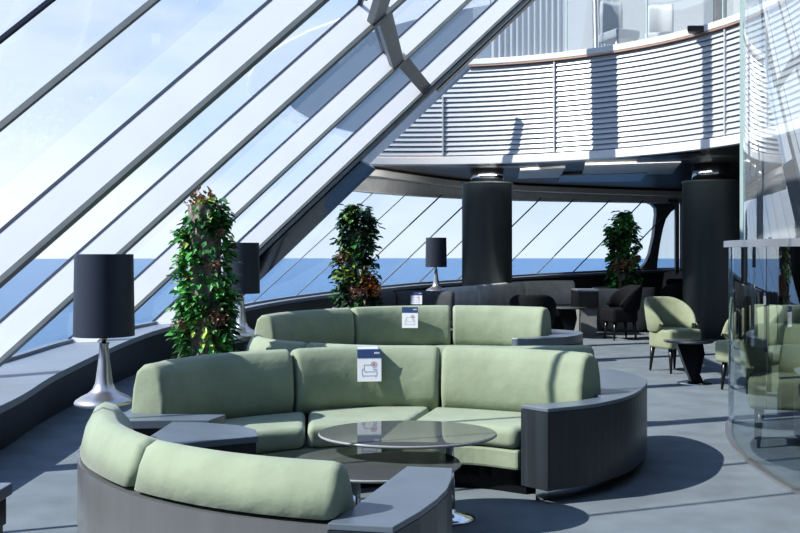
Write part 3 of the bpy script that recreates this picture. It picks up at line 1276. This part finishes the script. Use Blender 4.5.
t = thing('side_cabinet', 'dark box cabinet with a blue-grey top beside the far light grey bench', 'cabinet', (2.97, 15.9, 0))
mb = MB()
mb.prism([(-.16, -.25), (.14, -.25), (.16, .3), (-.20, .3)], .44, .70)
mb.build('cabinet_body', M['black'], t)
mb = MB()
mb.prism([(-.16, -.25), (.14, -.25), (.16, .3), (-.20, .3)], .701, .73)
mb.build('cabinet_top', M['veneer_top'], t, bevel=.004)
mb = MB()
mb.prism([(-.13, -.2), (.12, -.2), (.13, .27), (-.16, .27)], 0, .439)
mb.build('cabinet_base', M['planter'], t)

# ------------------------------------------------------------------ lamps
def make_lamp():
    t = empty('table_lamp')
    mb = MB()
    mb.lathe([(.155, 0), (.158, .012), (.150, .026), (.120, .045), (.085, .062), (.060, .085), (.046, .12), (.040, .17), (.029, .25), (.024, .325), (.028, .328), (.028, .336), (.0, .336)], n=48)
    mb.build('lamp_base', M['alu'], t)
    mb = MB()
    mb.lathe([(.012, .336), (.012, .40)], n=16)
    mb.lathe([(.022, .37), (.022, .395)], n=16)
    mb.build('socket', M['brass'], t)
    mb = MB()
    prof = [(.157, .372), (.162, .372), (.155, .815), (.150, .815), (.157, .372)]
    n = 64
    vs, fs = [], []
    for (r, z) in prof[:4]:
        for i in range(n):
            vs.append((r * math.cos(2 * PI * i / n), r * math.sin(2 * PI * i / n), z))
    for k in range(4):
        for i in range(n):
            j = (i + 1) % n
            l = (k + 1) % 4
            fs.append((k * n + i, k * n + j, l * n + j, l * n + i))
    mb.add(vs, fs, True)
    o = mb.build('lamp_shade', M['shade'], t)
    e = o.modifiers.new('es', 'EDGE_SPLIT')
    mb = MB()
    mb.lathe([(.157, .40), (.157, .403), (.0, .403)], n=32)
    mb.build('shade_fitting', M['black_matt'], o)
    return t


lamp = make_lamp()
LAMPS = [((-1.607, 5.43, .512), 1.0, 'large charcoal drum lamp on a silver trumpet base, in front at the left'),
         ((-1.46, 9.2, .561), 1.05, 'charcoal drum lamp half hidden behind the tall ivy pillar'),
         ((.545, 15.1, .721), 1.0, 'small distant charcoal drum lamp left of the round column')]
for i, (p, s, lb) in enumerate(LAMPS):
    o = lamp if i == 0 else copy_tree(lamp)
    o.location = p
    o.scale = (s, s, s)
    tag(o, lb, 'lamp', 'drum shade table lamps')


# ------------------------------------------------------------------ no-seating cards
def make_card(cname, label, pos, rz, w, h, tilt, flap):
    t = thing('seat_card', label, 'sign', pos, rz, 'keep-free seat cards')
    t.rotation_euler = (tilt, 0, rz)
    hb = h * .27

    def pl(name, mat, x0, x1, z0, z1, y, th=.0012):
        mb = MB()
        mb.box(((x0 + x1) / 2, y, (z0 + z1) / 2), (x1 - x0, th, z1 - z0))
        return mb.build(name, mat, t)
    pl('card_sheet', M['card'], -w / 2, w / 2, -h, 0, 0)
    hbo = pl('header_band', M['navy'], -w / 2, w / 2, -hb, 0, -.0016)
    mb = MB()
    for k in range(5):
        mb.box((w * (.22 + .045 * k), -.003, -hb * .42), (w * .032, .001, hb * (.16 if k % 2 else .22)))
    mb.build('header_mark', M['card'], hbo)
    # sofa pictogram in thin lines
    mb = MB()
    y = -.0016
    c = -hb - (h - hb) * .52
    s = w * .30
    lw = w * .016

    def ln(x0, z0, x1, z1):
        a, b_ = Vector((x0, 0, z0)), Vector((x1, 0, z1))
        m = (a + b_) / 2
        dv = b_ - a
        ang = math.atan2(dv.z, dv.x)
        mb.box((m.x, y, m.z), (dv.length, .0008, lw), rot=Matrix.Rotation(-ang, 3, 'Y'))
    for (x0, z0, x1, z1) in ((-.75, .15, -.75, .75), (-.75, .75, .45, .75), (.55, .1, .55, .35), (-1.0, .2, -.75, .15), (-1, .2, -1, -.75),
                             (-1, -.75, 1, -.75), (1, -.75, 1, .15), (1, .15, .7, .15), (-.7, -.2, .75, -.2), (-.7, -.2, -.75, .15), (.75, -.2, .7, .15),
                             (-.85, -.75, -.85, -.95), (.85, -.75, .85, -.95)):
        ln(x0 * s, c + z0 * s, x1 * s, c + z1 * s)
    n = 20
    r = w * .115
    cx, cz = w * .19, -hb - (h - hb) * .27
    for k in range(n):
        a0, a1 = 2 * PI * k / n, 2 * PI * (k + 1) / n
        ln(cx + r * math.cos(a0), cz + r * math.sin(a0), cx + r * math.cos(a1), cz + r * math.sin(a1))
    pic = mb.build('sofa_pictogram', M['print'], t)
    mb = MB()
    lw = w * .03
    k = r * .5
    ln(cx - k, cz - k, cx + k, cz + k)
    ln(cx - k, cz + k, cx + k, cz - k)
    mb.build('red_cross', M['red'], pic)
    if flap:
        mb = MB()
        mb.box((-w * .04, .075, .012), (w * .86, .15, .0015), rot=Matrix.Rotation(-tilt + .06, 3, 'X'))
        mb.build('back_flap', M['lilac'], t)
    return t


make_card('seat_card', 'white and navy card hanging on the front long green sofa', (-.188, 6.118, .742), .10, .147, .195, -.08, True)
make_card('seat_card', 'white and navy card hanging on the second row green sofa', (.10, 10.07, .775), -.03, .16, .21, -.06, False)
make_card('seat_card', 'white and navy card hanging on the dark grey sofa', (.215, 13.09, .80), -.12, .15, .16, -.10, False)

# ------------------------------------------------------------------ armchairs
def make_armchair(fab):
    t = empty('armchair')
    # seat
    out = []
    for i in range(17):
        a = math.radians(-10 + 200 * i / 16)
        out.append((.30 * math.cos(a), .06 + .24 * math.sin(a)))
    out += [(-.31, -.26), (-.27, -.31), (.27, -.31), (.31, -.26)]
    mb = MB()
    mb.prism(out, .27, .475)
    o = mb.build('seat', fab, t, bevel=.035, segs=4)
    for p in o.data.polygons:
        p.use_smooth = True
    # barrel back
    mb = MB()
    n = 44
    vs = []
    prof_n = 10
    for i in range(n + 1):
        u = -1 + 2 * i / n
        a = math.radians(u * 118)
        e = abs(u)
        top = .82 - .25 * max(0, (e - .25) / .75) ** 1.8
        bot = .44 + .06 * max(0, (e - .75) / .25) ** 2
        if e > .86:
            k = (e - .86) / .14
            sq = math.sqrt(max(0.02, 1 - k * k))
            mid = (top + bot) / 2
            top, bot = mid + (top - mid) * sq, mid - (mid - bot) * sq
        ri, ro = .285, .365
        lean_t = .045
        ring = []
        for (rr, zz) in ((ri, bot + .02), (ri + .0, bot + (top - bot) * .4), (ri + .01, top - .03), (ri + .028, top - .006), ((ri + ro) / 2, top), (ro - .02, top - .006), (ro, top - .035),
                         (ro - .005, bot + (top - bot) * .4), (ro - .02, bot + .015), ((ri + ro) / 2, bot)):
            l = lean_t * (zz - .44) / .38
            r = rr + l
            # squash slightly: deeper than wide
            ring.append((r * math.sin(a) * .97, r * math.cos(a) * .98 - .0, zz))
        vs += ring
    m = 10
    fs = []
    for i in range(n):
        for j in range(m):
            jj = (j + 1) % m
            fs.append((i * m + j, i * m + jj, (i + 1) * m + jj, (i + 1) * m + j))
    fs.append(list(range(m))[::-1])
    fs.append([n * m + j for j in range(m)])
    mb.add(vs, fs, True)
    mb.build('backrest', fab, t)
    for sx in (-1, 1):
        for sy in (-1, 1):
            mb = MB()
            mb.tube([(sx * .20, sy * .19 - .02, .28), (sx * .222, sy * .222 - .02, 0)], .036, 12, r2=.015)
            mb.build('leg', M['black'], t)
    return t


ch_g = make_armchair(M['green_dark'])
ch_k = make_armchair(M['black_fabric'])
CH = [(ch_g, (3.03, 11.15), .42, 'green barrel armchair whole in view before the right column', 'green barrel armchairs'),
      (ch_g, (3.36, 9.60), -1.15, 'green barrel armchair cut by the edge of the curved glass', 'green barrel armchairs'),
      (ch_g, (2.66, 6.95), -.30, 'green barrel armchair added behind the curved glass parapet, standing in for a reflection', 'green barrel armchairs'),  # added chair in place of one mirrored in the glass
      (ch_k, (3.34, 15.1), -1.35, 'black barrel armchair in profile before the far planter', 'black barrel armchairs'),
      (ch_k, (1.60, 12.1), PI - .15, 'black barrel armchair seen from behind, by the second row sofa', 'black barrel armchairs'),
      (ch_k, (4.62, 16.9), PI + .5, 'black barrel armchair between the far planter and the profile chair', 'black barrel armchairs'),
      (ch_k, (5.15, 18.2), .3, 'black barrel armchair farthest back, beside the right column', 'black barrel armchairs')]
seen = set()
for proto, (x, y), rz, lb, gr in CH:
    o = proto if proto.name not in seen else copy_tree(proto)
    seen.add(proto.name)
    o.location = (x, y, 0)
    o.rotation_euler = (0, 0, rz)
    tag(o, lb, 'chair', gr)
    o.scale = (.76, .8, 1)


# ------------------------------------------------------------------ pedestal tables
def pedestal_table(name, label, loc, z, rt, slim):
    t = thing(name, label, 'table', loc, 0, 'round pedestal tables')
    mb = MB()
    mb.lathe([(.001, z - .022), (rt - .01, z - .022), (rt, z - .010), (rt - .006, z)], n=56)
    mb.build('table_top', M['table'], t)
    mb = MB()
    # a tapering bent blade
    for side in (0,):
        P_ = [(-.13, z - .022), (.13, z - .022), (.15, .30), (.10, .10), (.14, .02), (.02, .02), (-.03, .14)]
        vs = [(x, -.05, q) for x, q in P_] + [(x, .05, q) for x, q in P_]
        n = len(P_)
        mb.add(vs, [list(range(n))[::-1], list(range(n, 2 * n))] + [(i, (i + 1) % n, n + (i + 1) % n, n + i) for i in range(n)])
    mb.build('pedestal', M['black_gloss'], t)
    mb = MB()
    mb.lathe([(.17, 0), (.17, .008), (.12, .018), (.001, .022)], (.06, 0, 0), n=40)
    mb.build('base', M['chrome'], t)
    return t


pedestal_table('pedestal_table', 'round black pedestal table between two green armchairs', (2.92, 10.12, 0), .44, .25, 0)
pedestal_table('pedestal_table', 'round dark pedestal table before the far grey bench', (2.55, 15.3, 0), .48, .30, 0)

t = thing('side_table', 'corner of a dark side table at the lower left edge', 'table', (-1.83, 3.98, 0))
mb = MB()
mb.box((-.02, .05, .335), (.40, .46, .05))
o = mb.build('table_top', M['veneer_top'], t, bevel=.005)
mb = MB()
mb.box((-.02, .05, .25), (.36, .42, .119))
mb.build('apron', M['black'], t)
for sx in (-1, 1):
    for sy in (-1, 1):
        mb = MB()
        mb.box((-.02 + sx * .15, .05 + sy * .18, .095), (.04, .04, .19))
        mb.build('leg', M['black'], t)


# ------------------------------------------------------------------ ivy pillars in planters
def leaf(mb, p, d, up, l, w):
    d = d.normalized()
    s = d.cross(up)
    if s.length < 1e-3:
        s = d.cross(Vector((1, 0, 0)))
    s.normalize()
    n = s.cross(d)
    b = p
    m1 = p + d * (l * .38) + s * (w * .5) + n * (w * .14)
    m2 = p + d * (l * .38) - s * (w * .5) + n * (w * .14)
    k1 = p + d * (l * .75) + s * (w * .28) + n * (w * .05)
    k2 = p + d * (l * .75) - s * (w * .28) + n * (w * .05)
    mid = p + d * (l * .5) - n * (w * .05)
    tip = p + d * l - n * (l * .12)
    mb.add([b, m1, k1, tip, k2, m2, mid], [(0, 1, 6), (1, 2, 6), (2, 3, 6), (3, 4, 6), (4, 5, 6), (5, 0, 6)])


def pillar(name, label, x, y, zb, zt, r, mats, counts, lsize, planter_r, bare, rnd, planter_h=None, dry=(), orange=(), trunk_r=None, trunk_f=1.0):
    """mats: bright, dark, lime; bare(a, f) -> True where the bark shows"""
    random.seed(rnd)
    root = thing(name, label, 'plant', (x, y, 0), 0, 'ivy pillars')
    hgt = zt - zb
    tr = trunk_r or r * .55
    # trunk: knobbly bark column
    mb = MB()
    prof_n = 26
    n = 22
    vs = []
    for i in range(prof_n + 1):
        f = i / prof_n
        for j in range(n):
            a = 2 * PI * j / n
            rr = tr * (1 + .10 * math.sin(5 * a + f * 9) + .08 * math.sin(9 * a - f * 15) + .10 * math.sin(f * 13 + 1) + random.uniform(-.07, .07))
            vs.append((rr * math.cos(a), rr * math.sin(a), zb - .15 + (hgt * trunk_f + .12) * f))
    fs = []
    for i in range(prof_n):
        for j in range(n):
            jj = (j + 1) % n
            fs.append((i * n + j, i * n + jj, (i + 1) * n + jj, (i + 1) * n + j))
    fs.append([prof_n * n + j for j in range(n)])
    mb.add(vs, fs, False)
    mb.build('trunk', M['bark'], root)
    for mname, cnt in zip(mats, counts):
        mb = MB()
        k = 0
        while k < cnt:
            # a clump of leaves hanging together
            a = random.uniform(0, 2 * PI)
            f = random.random()
            if bare(a, f) and random.random() < .95:
                continue
            taper = 1.0 if f < .78 else 1 - (f - .78) * 2.2
            ext = random.uniform(.55, 1.18)
            droop = random.uniform(-.9, .1)
            for q in range(random.randint(7, 16)):
                a2 = a + random.gauss(0, .26)
                f2 = min(1.02, max(0.0, f + random.gauss(0, .035)))
                rr = (tr + (r * ext - tr) * random.uniform(.2, 1.05)) * taper
                if f > .93:
                    rr *= random.uniform(.05, 1)
                p = Vector((rr * math.cos(a2), rr * math.sin(a2), zb + f2 * hgt))
                d = Vector((math.cos(a2) + random.uniform(-.6, .6), math.sin(a2) + random.uniform(-.6, .6), droop + random.uniform(-.5, .5)))
                l = random.uniform(.6, 1.25) * lsize
                leaf(mb, p, d, Vector((random.uniform(-.5, .5), random.uniform(-.5, .5), 1)), l, l * random.uniform(.55, .85))
                k += 1
        mb.build('foliage', M[mname], root, fix=False)
    # dry flower tufts and coloured sprigs: (angle, fraction, size)
    for lst, mt, nm in ((dry, 'dry', 'dry_tuft'), (orange, 'orange_leaf', 'orange_sprig')):
        for (a, f, s) in lst:
            mb = MB()
            c = Vector((r * .8 * math.cos(a), r * .8 * math.sin(a), zb + f * hgt)) if f < 1 else Vector((0, 0, zt - .03))
            for q in range(150):
                d = Vector((math.cos(a) * .8 + random.gauss(0, .7), math.sin(a) * .8 + random.gauss(0, .7), .5 + random.gauss(0, .5)))
                st = c + Vector((random.gauss(0, s * .4), random.gauss(0, s * .4), random.gauss(0, s * .3)))
                leaf(mb, st, d, Vector((0, 0, 1)), random.uniform(.5, 1.1) * s * .55, s * .22)
            mb.build(nm, M[mt], root, fix=False)
    # planter with moss
    mb = MB()
    pr = planter_r
    mb.lathe([(pr * .72, 0), (pr * .80, .05), (pr * .95, zb * .6), (pr, zb - .02), (pr - .008, zb), (pr - .03, zb - .01), (pr - .05, zb - .08), (.001, zb - .09)], n=48)
    plo = mb.build('planter', M['planter'], root)
    plo['label'] = 'grey bowl planter'
    mb = MB()
    random.seed(rnd + 5)
    for q in range(26):
        a, rr = random.uniform(0, 2 * PI), (pr - .10) * math.sqrt(random.random())
        s = random.uniform(.05, .09)
        mb.lathe([(s, 0), (s * .85, s * .4), (s * .4, s * .75), (.001, s * .85)], (rr * math.cos(a), rr * math.sin(a), zb - .09), n=9)
    mb.build('moss', M['moss'], plo)
    return root


pillar('ivy_pillar', 'tall bright ivy pillar with bare bark, in front at the left', -1.48, 7.6, .50, 1.72, .205,
       ('leaf_a', 'leaf_b', 'leaf_c'), (1250, 850, 260), .070, .36,
       lambda a, f: (-1.95 < (a if a < PI else a - 2 * PI) < -1.3 and f < .93 and math.sin(f * 14 + .6) > -.2), 3,
       dry=[(-PI / 2, 1.0, .14), (-2.6, .22, .09), (-.9, .28, .10), (-2.9, .62, .06), (-1.0, .60, .07), (-.7, .8, .05)], trunk_r=.115)
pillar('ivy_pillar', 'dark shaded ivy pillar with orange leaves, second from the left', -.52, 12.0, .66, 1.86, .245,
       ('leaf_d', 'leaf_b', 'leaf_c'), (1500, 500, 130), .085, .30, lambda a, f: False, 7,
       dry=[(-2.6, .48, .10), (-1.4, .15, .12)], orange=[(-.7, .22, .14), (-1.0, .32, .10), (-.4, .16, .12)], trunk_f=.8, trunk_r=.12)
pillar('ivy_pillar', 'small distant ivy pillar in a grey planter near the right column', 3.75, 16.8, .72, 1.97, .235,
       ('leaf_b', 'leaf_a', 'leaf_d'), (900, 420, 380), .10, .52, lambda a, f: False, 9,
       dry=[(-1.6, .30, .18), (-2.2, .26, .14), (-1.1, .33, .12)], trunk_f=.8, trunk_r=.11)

# labels of parts that look different from the rest of their thing
PART_LABELS = {'lamp_base': 'silver trumpet base', 'lamp_shade': 'charcoal drum shade', 'socket': 'metal lamp socket', 'trunk': 'rough brown bark trunk',
               'dry_tuft': 'brown dry flower tuft', 'orange_sprig': 'orange leaves', 'header_band': 'navy band', 'red_cross': 'red cross', 'shell': 'dark grey shell',
               'ledge_top': 'grey ledge', 'end_top': 'grey ledge of the end block', 'plinth': 'recessed shiny plinth', 'moss': 'mossy mound', 'pedestal': 'table pedestal'}
for o in list(COL.objects):
    nm = o.name.split('.')[0]
    if o.parent is not None and nm in PART_LABELS:
        o['label'] = PART_LABELS[nm]

# ------------------------------------------------------------------ light
sun_d = bpy.data.lights.new('sun', 'SUN')
sun_d.energy = 4.8
sun_d.angle = math.radians(0.6)
sun_d.color = (1.0, 0.965, 0.91)
sun = bpy.data.objects.new('sun', sun_d)
COL.objects.link(sun)
sun.rotation_euler = Vector((.55, .20, -.51)).to_track_quat('-Z', 'Y').to_euler()
sun.location = (-10, -4, 12)

# added fill lights with no fixture, brightening the header and window seats
for (x, y, ang, pw) in ((.9, 15.75, .15, 8), (3.3, 14.6, -.45, 9)):
    ad = bpy.data.lights.new('header_fill', 'AREA')
    ad.shape = 'RECTANGLE'
    ad.size, ad.size_y = 2.6, .12
    ad.energy = pw
    ad.color = (1.0, .97, .93)
    ao = bpy.data.objects.new('header_fill', ad)
    COL.objects.link(ao)
    ao.location = (x, y, 2.6)
    ao.rotation_euler = (math.radians(78), 0, ang)

w = bpy.data.worlds.new('sky')
scene.world = w
w.use_nodes = True
nt = w.node_tree
nt.nodes.clear()
out = nt.nodes.new('ShaderNodeOutputWorld')
bg = nt.nodes.new('ShaderNodeBackground')
tc = nt.nodes.new('ShaderNodeTexCoord')
sep = nt.nodes.new('ShaderNodeSeparateXYZ')
nt.links.new(tc.outputs['Generated'], sep.inputs[0])
ramp = nt.nodes.new('ShaderNodeValToRGB')
cr = ramp.color_ramp
cr.elements[0].position = 0.0
cr.elements[0].color = (.64, .75, .88, 1)
cr.elements[1].position = .9
cr.elements[1].color = (.20, .38, .80, 1)
e1 = cr.elements.new(.10)
e1.color = (.50, .65, .90, 1)
e2 = cr.elements.new(.30)
e2.color = (.33, .50, .86, 1)
nt.links.new(sep.outputs['Z'], ramp.inputs['Fac'])
# thin cloud veil
mp = nt.nodes.new('ShaderNodeMapping')
mp.inputs['Scale'].default_value = (1.0, 1.0, 3.2)
nt.links.new(tc.outputs['Generated'], mp.inputs[0])
nz = nt.nodes.new('ShaderNodeTexNoise')
nz.inputs['Scale'].default_value = 3.2
nz.inputs['Detail'].default_value = 7
nz.inputs['Roughness'].default_value = .55
nt.links.new(mp.outputs[0], nz.inputs['Vector'])
cr2 = nt.nodes.new('ShaderNodeValToRGB')
cr2.color_ramp.elements[0].position = .42
cr2.color_ramp.elements[1].position = .72
cr2.color_ramp.elements[0].color = (0, 0, 0, 1)
cr2.color_ramp.elements[1].color = (.55, .55, .55, 1)
nt.links.new(nz.outputs['Fac'], cr2.inputs['Fac'])
# haze towards the left, where the sun stands
dotn = nt.nodes.new('ShaderNodeVectorMath')
dotn.operation = 'DOT_PRODUCT'
dotn.inputs[1].default_value = Vector((-.93, .25, .28)).normalized()
nt.links.new(tc.outputs['Generated'], dotn.inputs[0])
hz = nt.nodes.new('ShaderNodeMapRange')
hz.inputs['From Min'].default_value = .40
hz.inputs['From Max'].default_value = 1.0
hz.inputs['To Min'].default_value = 0.0
hz.inputs['To Max'].default_value = .28
nt.links.new(dotn.outputs['Value'], hz.inputs['Value'])
dot2 = nt.nodes.new('ShaderNodeVectorMath')
dot2.operation = 'DOT_PRODUCT'
dot2.inputs[1].default_value = Vector((-.46, .88, .03)).normalized()
nt.links.new(tc.outputs['Generated'], dot2.inputs[0])
hz2 = nt.nodes.new('ShaderNodeMapRange')
hz2.inputs['From Min'].default_value = .955
hz2.inputs['From Max'].default_value = 1.0
hz2.inputs['To Min'].default_value = 0.0
hz2.inputs['To Max'].default_value = .5
nt.links.new(dot2.outputs['Value'], hz2.inputs['Value'])
add = nt.nodes.new('ShaderNodeMath')
add.operation = 'ADD'
add.use_clamp = True
nt.links.new(hz.outputs['Result'], add.inputs[0])
nt.links.new(hz2.outputs['Result'], add.inputs[1])
mx1 = nt.nodes.new('ShaderNodeMix')
mx1.data_type = 'RGBA'
nt.links.new(cr2.outputs['Color'], mx1.inputs['Factor'])
nt.links.new(ramp.outputs['Color'], mx1.inputs[6])
mx1.inputs[7].default_value = (.92, .95, .98, 1)
mx2 = nt.nodes.new('ShaderNodeMix')
mx2.data_type = 'RGBA'
nt.links.new(add.outputs[0], mx2.inputs['Factor'])
nt.links.new(mx1.outputs[2], mx2.inputs[6])
mx2.inputs[7].default_value = (.93, .96, 1.0, 1)
nt.links.new(mx2.outputs[2], bg.inputs['Color'])
bg.inputs['Strength'].default_value = 0.9
nt.links.new(bg.outputs[0], out.inputs['Surface'])

scene.view_settings.view_transform = 'Standard'
scene.view_settings.look = 'Medium High Contrast'
scene.view_settings.exposure = 0.26
scene.cycles.transparent_max_bounces = 24
scene.cycles.max_bounces = 10
scene.cycles.glossy_bounces = 6
scene.cycles.caustics_reflective = False
